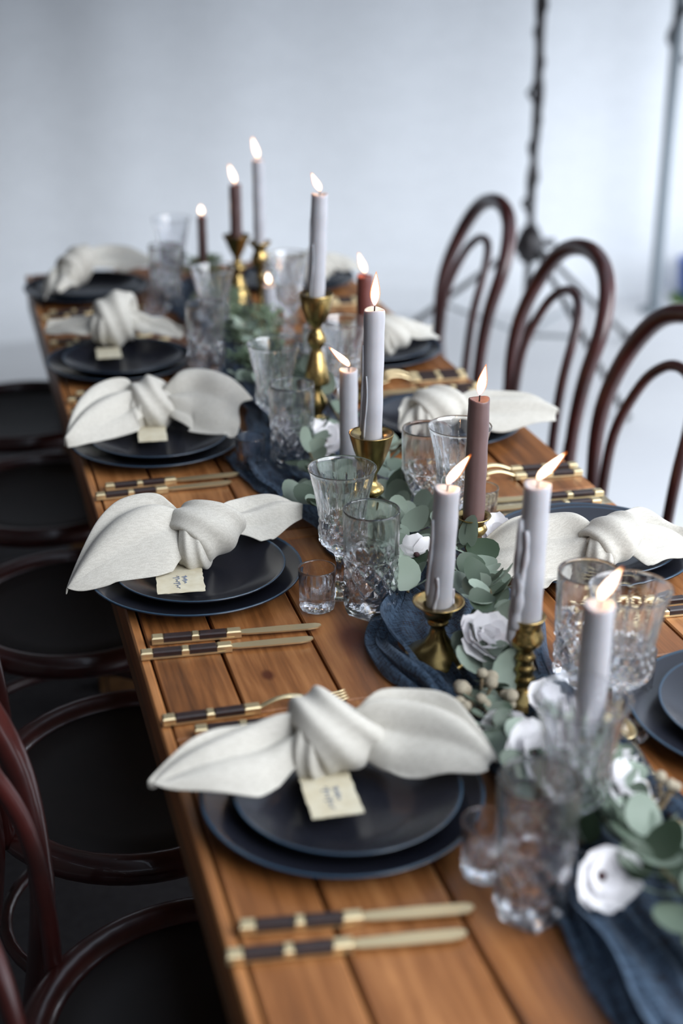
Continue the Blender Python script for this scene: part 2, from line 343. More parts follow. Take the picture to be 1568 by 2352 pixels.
# ------------------------------------------------------------------ bentwood chairs
def make_chair():
    t = thing('bentwood_chair', 'x', 'chair', group='bentwood chairs around the table')
    half = [(-.27, .19, 0), (-.235, .185, .22), (-.195, .178, .45), (-.19, .192, .56), (-.205, .2, .68), (-.243, .185, .79), (-.272, .12, .872), (-.283, 0, .9)]
    full = half + [(x, -y, z) for x, y, z in reversed(half[:-1])]
    pts = spline(full, 72); rad = [.0140 + .0045 * min(1, max(0, (z - .55) / .3)) if z > .55 else .015 for x, y, z in pts]
    V, F = tube(pts, rad, 12); link('back_hoop', mesh_data('back_hoop', V, F, M['bentwood']), t)
    half = [(-.175, .118, .455), (-.178, .122, .55), (-.192, .118, .66), (-.224, .092, .755), (-.244, .05, .80), (-.250, 0, .812)]
    full = half + [(x, -y, z) for x, y, z in reversed(half[:-1])]
    V, F = tube(spline(full, 48), .0105, 10); link('inner_hoop', mesh_data('inner_hoop', V, F, M['bentwood']), t)
    rp = [Vector((.205 * math.cos(a) * (1 if math.cos(a) > 0 else .93), .205 * math.sin(a), .455)) for a in [2 * PI * k / 48 for k in range(48)]]
    V, F = tube(rp, .019, 12, True, 1.15, side=(0, 0, 1)); link('seat_rim', mesh_data('seat_rim', V, F, M['bentwood']), t)
    V, F = lathe([(0, .449), (.06, .450), (.13, .4535), (.188, .460), (.191, .458), (.13, .448), (0, .444)], 40); link('seat', mesh_data('seat', V, F, M['seatwood']), t)
    for s in (-1, 1):
        V, F = tube(spline([(.145, .145 * s, .45), (.165, .165 * s, .25), (.19, .185 * s, 0)], 12), [.018 - .006 * k / 11 for k in range(12)], 10)
        link('leg', mesh_data('leg', V, F, M['bentwood']), t)
    rp = [Vector((-.02 + .178 * math.cos(a), .172 * math.sin(a), .24)) for a in [2 * PI * k / 40 for k in range(40)]]
    V, F = tube(rp, .0095, 8, True); link('ring_stretcher', mesh_data('ring_stretcher', V, F, M['bentwood']), t)
    return t
chair0 = make_chair(); first = True
chairs = [  # seat centre x, y, facing, label
    (1.015, 3.28, R(176), 'red-brown bentwood chair at the far end of the right side, beside the light stand'),
    (1.01, 2.735, R(178), 'dark bentwood chair in the middle of the right side, in front of the light stand'),
    (.975, 2.17, R(181), 'third bentwood chair from the far end, right side, cut by the photo edge'),
    (1.0, 1.60, R(183), 'bentwood chair nearest the camera on the right side, mostly out of frame'),
    (.180, 1.17, R(-9), 'red bentwood chair nearest the camera on the left, only its back curve visible'),
    (.17, 1.68, R(-3), 'dark bentwood chair, second from the camera on the shadowed left side'),
    (.14, 2.22, R(2), 'dark bentwood chair, third from the camera on the shadowed left side'),
    (.13, 2.74, R(0), 'dark bentwood chair, fourth from the camera on the shadowed left side'),
    (.12, 3.27, R(-2), 'dark bentwood chair farthest away on the left side, below pale cloth')]
for i, (x, y, a, lb) in enumerate(chairs):
    o = chair0 if i == 0 else copy_tree(chair0)
    o.location = (x, y, .0034 if x < .6 else 0); o.rotation_euler = (0, 0, a); o['label'] = lb

# ------------------------------------------------------------------ light stand and pole
st = thing('light_stand', 'black tripod light stand with cable wound round its pole behind the chairs', 'light stand', (1.904, 4.49, 0))
S0 = Vector((1.904, 4.49, 0))
V, F = merge(tube([(0, 0, .16), (0, 0, 1.0)], .013, 12), tube([(0, 0, .98), (0, 0, 1.46)], .015, 12)); link('pole', mesh_data('pole', V, F, M['black']), st)
V, F = merge(lathe([(0, .44), (.03, .44), (.045, .47), (.045, .52), (.025, .56), (0, .56)], 16), tube([(-.09, 0, .50), (.09, 0, .50)], .014, 8)); link('collar', mesh_data('collar', V, F, M['black']), st)
V, F = lathe([(0, .15), (.022, .15), (.026, .17), (.022, .2), (0, .2)], 14); link('lower_collar', mesh_data('lower_collar', V, F, M['black']), st)
for fx, fy in ((2.08, 4.01), (1.52, 5.0), (2.50, 4.86)):
    d = Vector((fx, fy, .012)) - S0; d.z = .012; top = Vector((d.x * .08, d.y * .08, .48))
    V, F = tube([top, d], .010, 10); lg = link('leg', mesh_data('leg', V, F, M['black']), st)
    mid = top.lerp(d, .52); V, F = tube([(0, 0, .18), mid], .006, 8); link('brace', mesh_data('brace', V, F, M['steel']), st)
    V, F = tube([d - (d - top).normalized() * .05, d], .015, 10); link('rubber_foot', mesh_data('rubber_foot', V, F, M['black']), lg)
random.seed(11)
pts = []
for k in range(72):
    z = .56 + k * .0122; r = .012 + .004 * abs(math.sin(k * .21)) + random.uniform(0, .003) + (.012 if k % 29 in (5, 6, 7) else 0)
    pts.append((r * math.cos(k * .42), r * math.sin(k * .42), z))
V, F = tube(pts, .0065, 6); link('cable', mesh_data('cable', V, F, M['black']), st)
pts = [(.017 * math.cos(k * .33 + 2) + .004 * math.sin(k), .017 * math.sin(k * .33 + 2), .60 + k * .03) for k in range(27)]
V, F = tube(spline(pts, 180), .005, 6); link('cable', mesh_data('cable', V, F, M['black']), st)
tp = thing('tent_pole', 'grey upright tent pole at the right edge with dark cable at its top', 'pole', (2.80, 5.25, 0))
V, F = merge(tube([(0, 0, 0), (0, 0, 1.44)], .024, 16), lathe([(0, .0), (.06, .0), (.06, .012), (.03, .02), (0, .02)], 16)); link('pole', mesh_data('pole', V, F, M['greypaint']), tp)
pts = [((.034 + .01 * math.sin(k * .7)) * math.cos(k * .5), (.034 + .01 * math.sin(k * .7)) * math.sin(k * .5), 1.0 + k * .02) for k in range(21)]
V, F = tube(pts, .012, 6); link('cable', mesh_data('cable', V, F, M['black']), tp)

# ------------------------------------------------------------------ plates
def plate_prof(r, h=.018):
    return [(0, .004), (r * .55, .004), (r * .64, .0055), (r * .80, .0115), (r * .95, h - .002), (r * .985, h), (r, h + .0002), (r * 1.003, h - .002), (r * .97, h - .0045), (r * .82, .0075), (r * .66, .0015), (r * .6, 0), (0, 0)]
ch_me = mesh_data('charger_plate', *lathe(plate_prof(.140, .020), 72), M['plate'])
sm_me = mesh_data('dinner_plate', *lathe(plate_prof(.113, .020), 64), M['plate'])
ORD = {'L5': 'nearest the camera on the left side', 'L4': 'second from the camera, left side', 'L3': 'third from the camera, left side', 'L2': 'fourth from the camera, left side', 'L1': 'at the far left table corner',
       'R5': 'nearest the camera on the right side', 'R4': 'second from the camera, right side', 'R3': 'third from the camera, right side', 'R2': 'fourth from the camera, right side', 'R1': 'at the far right end of the table'}
PL = {'L5': (.314, 1.137), 'L4': (.264, 1.678), 'L3': (.289, 2.190), 'L2': (.288, 2.640), 'L1': (.285, 3.225),
      'R5': (.790, 1.165), 'R4': (.795, 1.612), 'R3': (.762, 2.150), 'R2': (.772, 2.590), 'R1': (.765, 3.19)}
for k, (x, y) in PL.items():
    tag(link('charger_plate', ch_me, None, (x, y, TZ + .0005)), 'large navy charger plate ' + ORD[k], 'plate', 'navy charger plates')
    tag(link('dinner_plate', sm_me, None, (x + .004, y - .004, TZ + .0075), (0, 0, 1)), 'smaller dark navy plate stacked on the charger ' + ORD[k], 'plate', 'small navy plates')

# ------------------------------------------------------------------ cutlery
def bar(x0, x1, w0, w1, z0, z1): 
    return box(x0, x1, -w0, w0, z0, z1, .0015)
def handle(t):
    """gold and dark wood banded handle lying along +x from the butt end at 0"""
    for nm, a, b, ww, mt in (('end_cap', 0, .014, .0066, 'gold'), ('wood_grip', .014, .048, .006, 'handle'), ('band', .048, .057, .0066, 'gold'), ('wood_grip', .057, .090, .006, 'handle'), ('bolster', .090, .108, .0064, 'gold')):
        V, F = bar(a, b, ww, ww, .0, .009); link(nm, mesh_data(nm, V, F, M[mt], False), t)
    V, F = box(.002, .1, -.0068, .0068, 0, .0022); link('tang', mesh_data('tang', V, F, M['gold'], False), t)
def make_knife():
    t = thing('table_knife', 'x', 'knife', group='gold table knives'); handle(t)
    ol = [(.107, -.005), (.114, -.0065), (.15, -.008), (.19, -.0083), (.202, -.006), (.207, -.001), (.206, .003), (.2, .0055), (.16, .0062), (.114, .0052), (.107, .004)]
    V, F = extrude(ol, .0035, .0055); link('blade', mesh_data('blade', V, F, M['gold'], False), t); return t
def make_fork():
    t = thing('table_fork', 'x', 'fork', group='gold table forks'); handle(t)
    def nz(x): return .005 + .009 * math.sin(min(1, max(0, (x - .108) / .06)) * PI)
    pts = [(x, 0, nz(x)) for x in [.104 + .004 * k for k in range(14)]]
    V, F = tube(pts, [.0038 + .0003 * max(0, k - 7) for k in range(14)], 8, squash=.6, side=(0, 1, 0)); link('neck', mesh_data('neck', V, F, M['gold']), t)
    V, F = grid(lambda u, q: Vector((.15 + .022 * u, (q - .5) * 2 * (.004 + .0075 * math.sin(u * PI / 2)), .006 - .002 * math.sin(u * PI) + .002 * (q - .5) ** 2 * 4)), 8, 7)
    o = link('head', mesh_data('head', V, F, M['gold']), t); s = o.modifiers.new('s', 'SOLIDIFY'); s.thickness = .0016
    for j in range(4):
        y = -.0095 + .0063 * j
        V, F = tube([(.170, y, .005), (.185, y * .98, .0045), (.2, y * .95, .006), (.207, y * .93, .008)], [.0016, .0015, .0012, .0006], 6); link('tine', mesh_data('tine', V, F, M['gold']), t)
    return t
def make_spoon():
    t = thing('dessert_spoon', 'gold dessert spoon with dark handle lying above the nearest right plate', 'spoon'); handle(t)
    pts = [(.104 + .004 * k, 0, .005 + .007 * math.sin(min(1, k / 13) * PI)) for k in range(14)]
    V, F = tube(pts, .0034, 8, squash=.6, side=(0, 1, 0)); link('neck', mesh_data('neck', V, F, M['gold']), t)
    def bw(u, q):
        a = 2 * PI * q; r = u; ex = .024 * (1 + .12 * math.cos(a)); return Vector((.178 + ex * r * math.cos(a), .016 * r * math.sin(a), .001 + .007 * r * r))
    V, F = grid(bw, 8, 24, False, True); o = link('bowl', mesh_data('bowl', V, F, M['gold']), t); s = o.modifiers.new('s', 'SOLIDIFY'); s.thickness = .0012; s.offset = 1
    return t
kn0 = make_knife(); fk0 = make_fork(); used = {'k': False, 'f': False}
def put(kind, x, y, a, label):
    src = kn0 if kind == 'k' else fk0
    o = src if not used[kind] else copy_tree(src); used[kind] = True
    o.location = (x, y, TZ + .0008); o.rotation_euler = (0, 0, a); o['label'] = label
kn = [('L5', .160, .945, -7), ('L4', .164, 1.487, -4), ('L3', .168, 1.992, 1), ('L2', .170, 2.455, 1), ('L1', .17, 3.03, 0)]
for k, x, y, a in kn:
    put('k', x, y, R(a), 'gold knife, dark banded handle, outer of two, ' + ORD[k])
    put('k', x + .018, y + .034, R(a - 1), 'gold knife, dark banded handle, inner of two, ' + ORD[k])
for k, x, y, a in (('L5', .166, 1.334, -1), ('L4', .168, 1.862, 0), ('L3', .168, 2.385, 0), ('L2', .17, 2.83, 0)):
    put('f', x, y, R(a), 'gold fork, dark banded handle, outer of two, ' + ORD[k])
    put('f', x + .03, y - .03, R(a - 3), 'gold fork, dark banded handle, inner of two, ' + ORD[k])
for k, x, y, a in (('R4', .905, 1.806, 176), ('R3', .91, 2.345, 180), ('R2', .91, 2.80, 180)):
    put('k', x, y, R(a), 'gold knife, dark banded handle, outer of two, ' + ORD[k])
    put('k', x - .018, y - .03, R(a), 'gold knife, dark banded handle, inner of two, ' + ORD[k])
for k, x, y, a in (('R4', .905, 1.418, 177), ('R3', .91, 1.893, 175), ('R2', .905, 2.405, 178), ('R1', .905, 2.98, 179)):
    put('f', x, y, R(a), 'gold fork, dark banded handle, outer of two, ' + ORD[k])
    put('f', x + .004, y + .027, R(a), 'gold fork, dark banded handle, inner of two, ' + ORD[k])
sp = make_spoon(); sp.location = (.612, 1.00, TZ + .004); sp.rotation_euler = (0, 0, R(83))

# ------------------------------------------------------------------ knotted linen napkins
def napkin(label, K, tails, kaxis, ks=1.0, seed=0):
    """K knot centre; tails: list of (mid, tip, half width, tilt, arch, ripple); kaxis: heading of the cloth through the knot"""
    K = Vector(K); t = thing('linen_napkin', label, 'napkin', (K.x, K.y, K.z - .03), 0, 'knotted linen napkins'); O = Vector((K.x, K.y, K.z - .03))
    rnd = random.Random(seed)
    for mid, tip, hw, tilt, arch, rip, *ex in tails:
        blunt = ex[0] if ex else 0; fold = ex[1] if len(ex) > 1 else .016
        mid = Vector(mid); tip = Vector(tip)
        cl = spline([K.lerp(mid, .12), K.lerp(mid, .5) + Vector((0, 0, .006)), mid, mid.lerp(tip, .55) + Vector((0, 0, .004)), tip], 40)
        ph = rnd.uniform(0, 6); ph2 = rnd.uniform(0, 6); asym = rnd.uniform(-.28, .22)
        def fn(u, q):
            i = min(39, int(u * 39 + .5)); c = cl[i]; d = (cl[min(39, i + 1)] - cl[max(0, i - 1)]); d.z = 0; d.normalize()
            pr = Vector((-d.y, d.x, 0))
            if pr.y < 0: pr = -pr
            v = q * 2 - 1
            ww = hw * (.20 + .80 * math.sin(min(1, u / .6) * PI / 2) ** 1.4) * (1 - max(0, (u - .58) / .42) ** 1.4 * (.95 - blunt))
            z = tilt * v * ww / hw + arch * (1 - v * v) * math.sin(PI * min(1, .15 + u * .8)) + rip * math.sin(v * 5.5 + ph + u * 1.5) * (1 - .45 * u) + rip * .4 * math.sin(v * 11 + ph2 - u * 3) * (1 - u)
            z += .008 * math.sin(u * 5 + v * 2 + ph2) * u + fold * 1.25 * (abs(math.sin(v * 3.6 + ph * .5 + .8 * u)) - .6) * (1 - u) ** .8 * min(1, u * 5)
            z += .005 * math.sin(u * 13 + ph2) * abs(v) ** 3 * u
            p = c + pr * (v + asym * math.sin(PI * u) + .10 * math.sin(u * 9 + ph) * u) * ww + Vector((0, 0, z)); z += 0; p += d * (.012 * math.sin(v * 3 + ph) * u * ww / hw)
            px_, py_ = p.x, p.y
            lim = TZ + .006
            for (cx, cy) in PL.values():
                r2 = math.hypot(px_ - cx, py_ - cy)
                if r2 < .147: lim = max(lim, TZ + .0235 + (0 if r2 > .118 else .007))
            if px_ > TX0 - .012 and px_ < TX1 + .012 and p.z < lim: p.z = lim + .002 * math.sin(v * 6 + u * 4)
            return p - O
        V, F = grid(fn, 40, 27); o = link('tail', mesh_data('tail', V, F, M['linen']), t); s = o.modifiers.new('s', 'SOLIDIFY'); s.thickness = .0022; s.offset = 0
        ss = o.modifiers.new('ss', 'SUBSURF'); ss.levels = 1; ss.render_levels = 1
    A = Vector((math.cos(kaxis), math.sin(kaxis), 0)); K0 = K - O
    def loop(name, axis, cen, ra, rb, bw, bt, ph, sq):
        axis = Vector(axis).normalized(); up = Vector((0, 0, 1)); e1 = axis.cross(up).normalized(); e2 = e1.cross(axis).normalized()
        def fn(u, q):
            a = 2 * PI * u; b = 2 * PI * q
            rad = e1 * math.cos(a) * ra + e2 * math.sin(a) * rb
            dr = (e1 * math.cos(a) + e2 * math.sin(a)).normalized()
            wv = bw * (1 + .22 * math.sin(a * 1 + ph)); tv = bt * (1 + .25 * math.sin(2 * a + ph))
            cb = math.copysign(abs(math.cos(b)) ** .8, math.cos(b)); sb = math.sin(b)
            pl = 1 + .28 * math.sin(cb * 6 + ph + 1.4 * math.sin(a)) * (1 if sb > 0 else 0)
            return cen + rad + axis * (cb * wv + .30 * bw * math.sin(a + ph)) + dr * sb * tv * pl
        V, F = grid(fn, 48, 28, True, True); o = link(name, mesh_data(name, V, F, M['linen']), t); ss = o.modifiers.new('ss', 'SUBSURF'); ss.levels = 1; ss.render_levels = 1
    s = ks
    B = Vector((-A.y, A.x, 0)); Z = Vector((0, 0, 1))
    loop('knot', A + B * .35 + Z * .32, K0 + Z * .004 * s, .025 * s, .024 * s, .029 * s, .0125 * s, 1 + seed, 1)
    loop('wrap', A - B * .55 - Z * .15, K0 + A * -.012 * s - B * .004 * s - Z * .006, .026 * s, .021 * s, .016 * s, .010 * s, 2.2 + seed, 1)
    def core(u, q):
        a = 2 * PI * q; b = PI * (u - .5); p = A * (math.sin(b) * .034 * s) + (B * math.cos(a) * .024 + Z * math.sin(a) * .022) * math.cos(b) * s
        return K0 + p * (1 + .08 * math.sin(4 * a + seed))
    V, F = grid(core, 14, 24, False, True); link('knot_core', mesh_data('knot_core', V, F, M['linen']), t)
    return t
napkin('pale linen napkin with a sharp fat knot, on the second plate from camera, left side', (.277, 1.700, .807),
       [((.208, 1.690, .818), (.094, 1.655, .770), .054, .034, .014, .003, 0, .014), ((.352, 1.738, .800), (.428, 1.765, .795), .028, .018, .008, .003, .15, .010)], R(15), 1.15, 1)
napkin('pale linen napkin with big knot and wide tails on the nearest left plate', (.316, 1.182, .806),
       [((.235, 1.178, .802), (.128, 1.150, .800), .037, .022, .010, .003, 0, .016), ((.39, 1.158, .806), (.462, 1.112, .792), .042, .026, .012, .004, .25, .020)], R(-5), 1.15, 2)
napkin('linen napkin with broad right tail on the third plate from camera, left side', (.296, 2.245, .804),
       [((.235, 2.228, .812), (.140, 2.150, .784), .043, .026, .014, .004, 0, .018), ((.365, 2.232, .812), (.430, 2.185, .792), .058, .040, .010, .004, .7, .012)], R(-4), 1.12, 3)
napkin('small blurred linen napkin with two straight tails on the fourth left plate', (.295, 2.720, .820),
       [((.235, 2.73, .808), (.160, 2.765, .802), .030, .012, .012, .004, .2), ((.36, 2.70, .808), (.412, 2.665, .800), .026, .012, .010, .004, .2)], R(-8), 1.3, 4)
napkin('blurred linen napkin on the plate at the far left table corner', (.262, 3.20, .815),
       [((.235, 3.17, .800), (.20, 3.10, .790), .04, .0, .014, .008, .4), ((.355, 3.27, .815), (.46, 3.27, .795), .040, .014, .016, .004)], R(15), 1.15, 5)
napkin('sharp linen napkin knotted near its pointed end on the second right plate', (.780, 1.530, .806),
       [((.715, 1.552, .802), (.622, 1.575, .788), .050, .034, .008, .003, .3, .014), ((.835, 1.534, .802), (.900, 1.532, .792), .036, .026, .010, .004, .3, .022)], R(-6), .95, 6)
napkin('linen napkin with long right tail on the third plate from camera, right side', (.735, 2.09, .806),
       [((.705, 2.085, .802), (.672, 2.075, .790), .036, .014, .010, .004, .5), ((.82, 2.065, .808), (.925, 2.030, .800), .034, .018, .010, .004, .2)], R(-8), 1.05, 7)
napkin('blurred white linen napkin on the fourth plate from camera, right side', (.80, 2.545, .806),
       [((.755, 2.56, .806), (.70, 2.58, .795), .036, .015, .010, .004, .3), ((.845, 2.55, .806), (.895, 2.56, .795), .034, .015, .010, .004, .3)], R(5), 1.0, 8)
napkin('blurred grey linen napkin on the plate at the far right end', (.80, 3.12, .806),
       [((.74, 3.13, .806), (.68, 3.14, .795), .032, .012, .010, .004), ((.86, 3.12, .806), (.91, 3.11, .795), .032, .012, .010, .004)], R(0), 1.0, 9)
napkin('linen napkin on the nearest right plate, outside the frame edge', (.83, 1.17, .806),
       [((.79, 1.18, .80), (.755, 1.19, .790), .028, .012, .010, .004), ((.88, 1.17, .806), (.94, 1.16, .795), .035, .015, .010, .004)], R(0), 1.0, 10)

# ------------------------------------------------------------------ place cards
def card(k, x, y, wd, ln, a, letters):
    rnd = random.Random(int(x * 1000)); n = 14; ol = []
    for i in range(n): ol.append((-wd / 2 + wd * i / n, -ln / 2 + rnd.uniform(-.0007, .0007)))
    for i in range(n): ol.append((wd / 2 + rnd.uniform(-.0007, .0007), -ln / 2 + ln * i / n))
    for i in range(n): ol.append((wd / 2 - wd * i / n, ln / 2 + rnd.uniform(-.0007, .0007)))
    for i in range(n): ol.append((-wd / 2 + rnd.uniform(-.0007, .0007), ln / 2 - ln * i / n))
    t = thing('place_card', 'cream deckle-edged name card under the napkin ' + ORD[k], 'card', (x, y, TZ + .027), a, 'name cards')
    V, F = extrude(ol, 0, .0012); o = link('card', mesh_data('card', V, F, M['paper'], False), t); t.rotation_euler = (R(-2.5), 0, a)
    if letters:
        for col, (x0, amp) in enumerate(((-.004, .0026), (.006, .0022))):
            pts = []; m = 46 if col == 0 else 30
            for q in range(m):
                s_ = q / (m - 1); pts.append((x0 + amp * math.sin(s_ * 40 + col) * (1 + .8 * math.sin(s_ * 13)), ln * (.02 - .40 * s_ * (1 if col == 0 else .6)) + .0012 * math.cos(s_ * 40), .0016))
            V, F = tube(spline(pts, m * 2), .00045, 5); link('lettering', mesh_data('lettering', V, F, M['ink']), t)
card('L5', .298, 1.128, .050, .095, R(-4), True)
card('L4', .236, 1.636, .060, .095, R(-6), True)
card('L3', .282, 2.185, .046, .09, R(-6), False)
card('L2', .268, 2.655, .046, .08, R(-4), False)

# ------------------------------------------------------------------ glassware
def tri(x): x = x / (2 * PI); return abs((x - math.floor(x)) * 2 - 1)
def smooth01(a, b, x): t = min(1, max(0, (x - a) / (b - a))); return t * t * (3 - 2 * t)
def glass_mesh(name, outer, inner, n, mod, flat_z):
    prof = outer + inner; no = len(outer)
    def md(k, r, z, t): return mod(r, z, t) if k < no else (r, z)
    V, F = lathe(prof, n, md)
    fl = [i for i, q in enumerate(F) if all(v < 1 + n * (no - 1) for v in q) and flat_z[0] < sum(V[v].z for v in q) / len(q) < flat_z[1]]
    return mesh_data(name, V, F, M['glass'], True, fl)
# stemmed goblet
o_ = [(0, 0), (.030, 0), (.0325, .0008), (.032, .0022), (.022, .0042), (.013, .008), (.0085, .014), (.0072, .026), (.0072, .040), (.0085, .050), (.0125, .056), (.019, .061), (.0255, .067)]
o_ += [(.0295 + .0015 * math.sin(k / 9 * PI), .0715 + .0035 * k) for k in range(10)]
o_ += [(.0300 + .0125 * ((k + 1) / 18) ** 1.35, .103 + .0037 * (k + 1)) for k in range(18)] + [(.0433, .1705), (.0433, .1716), (.0428, .172)]
i_ = [(.0420, .1715)] + [(.0278 + .0136 * (1 - k / 16) ** 1.35, .1705 - .0042 * k) for k in range(17)] + [(.0268, .095), (.0255, .083), (.021, .075), (.012, .070), (0, .0685)]
def gmod(r, z, t):
    if z < .012: return r, z
    if z < .052: return r * (1 + .07 * math.cos(6 * t)), z
    if z < .104:
        row = int((z - .052) / .0085); a = 16 * t + (PI if row % 2 else 0)
        return r * (1 - .085 * tri(a) * smooth01(.052, .062, z)), z
    d = 1 - smooth01(.106, .116 + .045 * tri(16 * t), z)
    return r * (1 - .065 * tri(16 * t) * d), z
gob_me = glass_mesh('goblet', o_, i_, 96, gmod, (.055, .150))
# highball tumbler on a six-sided foot
o_ = [(0, 0), (.026, 0), (.0285, .001)] + [(.030 + .0052 * math.sin(k / 6 * PI / 2), .004 + .0022 * k) for k in range(7)] + [(.0352, .0185 + .0016 * (k + 1)) for k in range(41)] + [(.0352, .0860 + .0052 * k) for k in range(10)] + [(.0351, .1385), (.0347, .140)]
i_ = [(.0336, .140), (.0331, .137), (.0328, .12), (.0322, .09), (.0298, .06), (.0285, .035), (.025, .024), (.012, .019), (0, .0185)]
def hmod(r, z, t):
    hexr = math.cos(PI / 6) / math.cos(((t + PI / 6) % (PI / 3)) - PI / 6)
    hx = 1 - smooth01(.004, .024, z); r = r * (1 - hx + hx * (hexr * 1.06))
    if .016 < z < .084:
        u = (z - .016) / .068; env = math.sin(PI * min(1, u * 1.05)) ** .5 if u < .95 else .1
        g = min(tri(9 * t + u * 15), tri(9 * t - u * 15)); g2 = tri(18 * t)
        r -= .0046 * env * (1 - min(1, g * 1.7)) + .0012 * env * g2
    elif z >= .084: r *= 1 - .030 * (1 - smooth01(.084, .128, z)) * tri(12 * t) 
    return r, z
hb_me = glass_mesh('highball', o_, i_, 144, hmod, (.0, .125))
# small shot tumbler
o_ = [(0, 0), (.019, 0), (.0215, .0012)] + [(.0222 + .0008 * math.sin(k / 4 * PI), .0025 + .0028 * k) for k in range(5)] + [(.0222 + .0016 * k / 12, .015 + .0032 * k) for k in range(12)] + [(.0240, .0545), (.0237, .056)]
i_ = [(.0226, .056), (.0221, .054), (.0208, .04), (.0190, .022), (.0165, .015), (.01, .0125), (0, .012)]
def smod(r, z, t):
    if z < .014: return r * (1 - .11 * tri(14 * t + PI * (z > .008)) * smooth01(0, .003, z)), z
    if z < .045: return r * (1 - .10 * tri(14 * t) * (1 - smooth01(.026, .036 + .008 * tri(14 * t), z))), z
    return r, z
sh_me = glass_mesh('shot_glass', o_, i_, 84, smod, (0, .044))
GL = [('goblet', gob_me, 'L4', .440, 1.594, 'stemmed'), ('highball_glass', hb_me, 'L4', .459, 1.528, ''), ('shot_glass', sh_me, 'L4', .397, 1.556, ''),
      ('goblet', gob_me, 'L3', .479, 2.149, ''), ('highball_glass', hb_me, 'L3', .481, 2.034, ''), ('shot_glass', sh_me, 'L3', .416, 2.044, ''),
      ('goblet', gob_me, 'L2', .481, 2.686, ''), ('highball_glass', hb_me, 'L2', .438, 2.545, ''), ('shot_glass', sh_me, 'L2', .412, 2.480, ''),
      ('goblet', gob_me, 'L1', .478, 3.17, ''), ('highball_glass', hb_me, 'L1', .442, 3.045, ''), ('shot_glass', sh_me, 'L1', .405, 2.985, ''),
      ('goblet', gob_me, 'L5', .497, .998, ''), ('highball_glass', hb_me, 'L5', .431, .934, ''), ('shot_glass', sh_me, 'L5', .412, .998, ''),
      ('goblet', gob_me, 'R4', .636, 1.188, ''), ('highball_glass', hb_me, 'R4', .642, 1.297, ''), ('shot_glass', sh_me, 'R4', .686, 1.258, ''),
      ('goblet', gob_me, 'R3', .634, 1.700, ''), ('highball_glass', hb_me, 'R3', .617, 1.787, ''), ('shot_glass', sh_me, 'R3', .690, 1.752, ''),
      ('goblet', gob_me, 'R2', .624, 2.252, ''), ('highball_glass', hb_me, 'R2', .609, 2.335, ''),
      ('goblet', gob_me, 'R1', .649, 2.757, ''), ('highball_glass', hb_me, 'R1', .655, 2.85, '')]
DESC = {'goblet': 'cut-crystal stemmed goblet at the place setting ', 'highball_glass': 'tall cut-crystal tumbler at the place setting ', 'shot_glass': 'small cut-crystal shot glass at the place setting '}
for i, (nm, me, k, x, y, _) in enumerate(GL):
    tag(link(nm, me, None, (x, y, TZ + .002), (0, 0, i * .7)), DESC[nm] + ORD[k], 'glass', {'goblet': 'crystal goblets', 'highball_glass': 'crystal highball tumblers', 'shot_glass': 'crystal shot glasses'}[nm])

# ------------------------------------------------------------------ candlesticks and candles
def scaled(prof, h): return [(r, z * h) for r, z in prof]
PROF = {  # (radius, relative height) outside from the foot up, then into the cup
 'cone': lambda h: [(0, 0), (.034, 0), (.0345, .003), (.030, .012), (.020, .036), (.0105, .062), (.0085, .066), (.009, .069)] + [(.0165 * math.sin(PI * (k + .8) / 9) + .002, .069 + .026 * k / 8) for k in range(1, 8)] + [(.0085, .097), (.008, .104), (.011, .109), (.0175, .122), (.024, .139), (.0305, h - .001), (.0308, h), (.028, h - .001), (.017, h - .004), (.0152, h - .006), (.0148, h - .022), (0, h - .022)],
 'tallcone': lambda h: [(0, 0), (.036, 0), (.036, .004), (.026, .012), (.012, .02), (.009, .026), (.016, .036), (.018, .045), (.014, .056), (.008, .064), (.008, .075), (.021, .079), (.0225, .083), (.018, .104), (.011, .132), (.008, .138), (.013, .145), (.0165, .154), (.013, .165), (.008, .170), (.008, .178), (.017, .186), (.024, .205), (.0285, h - .002), (.028, h), (.017, h - .003), (.0152, h - .005), (.0148, h - .02), (0, h - .02)],
 'slim': lambda h: [(0, 0), (.033, 0), (.033, .003), (.022, .009), (.010, .015), (.0055, .022), (.0055, h * .50), (.0085, h * .53), (.0085, h * .56), (.0055, h * .60), (.008, h * .64), (.016, h * .70), (.019, h * .77), (.0165, h * .83), (.0125, h * .88), (.013, h * .91), (.022, h * .97), (.0235, h), (.021, h - .0008), (.0155, h - .004), (.0145, h - .014), (0, h - .014)],
 'wide': lambda h: [(0, 0), (.040, 0), (.0405, .003), (.037, .008), (.026, .014), (.0155, .024), (.0105, .033), (.0085, .041), (.0085, .045), (.0125, .0475), (.0125, .051), (.010, .053), (.0165, .057), (.0185, .066), (.0185, h - .006), (.029, h - .002), (.0305, h), (.0285, h - .0005), (.0165, h - .003), (.015, h - .006), (.0148, h - .016), (0, h - .016)],
 'ornate': lambda h: [(0, 0), (.036, 0), (.036, .004), (.027, .010), (.016, .018), (.012, .024), (.0135, .027), (.0105, .031), (.0095, .037), (.0125, .040), (.0095, .044), (.009, .051), (.012, .054), (.009, .058), (.009, .063), (.012, .067), (.0175, .072), (.0195, .080), (.0165, .088), (.016, .092), (.0175, h - .004), (.0205, h), (.017, h - .001), (.0152, h - .003), (.0148, h - .016), (0, h - .016)],
 'low': lambda h: [(0, 0), (.035, 0), (.0355, .003), (.027, .008), (.014, .013), (.0115, .018), (.0175, h * .72), (.0185, h - .004), (.0255, h), (.0235, h), (.016, h - .002), (.0149, h - .005), (.0147, h - .012), (0, h - .012)]}
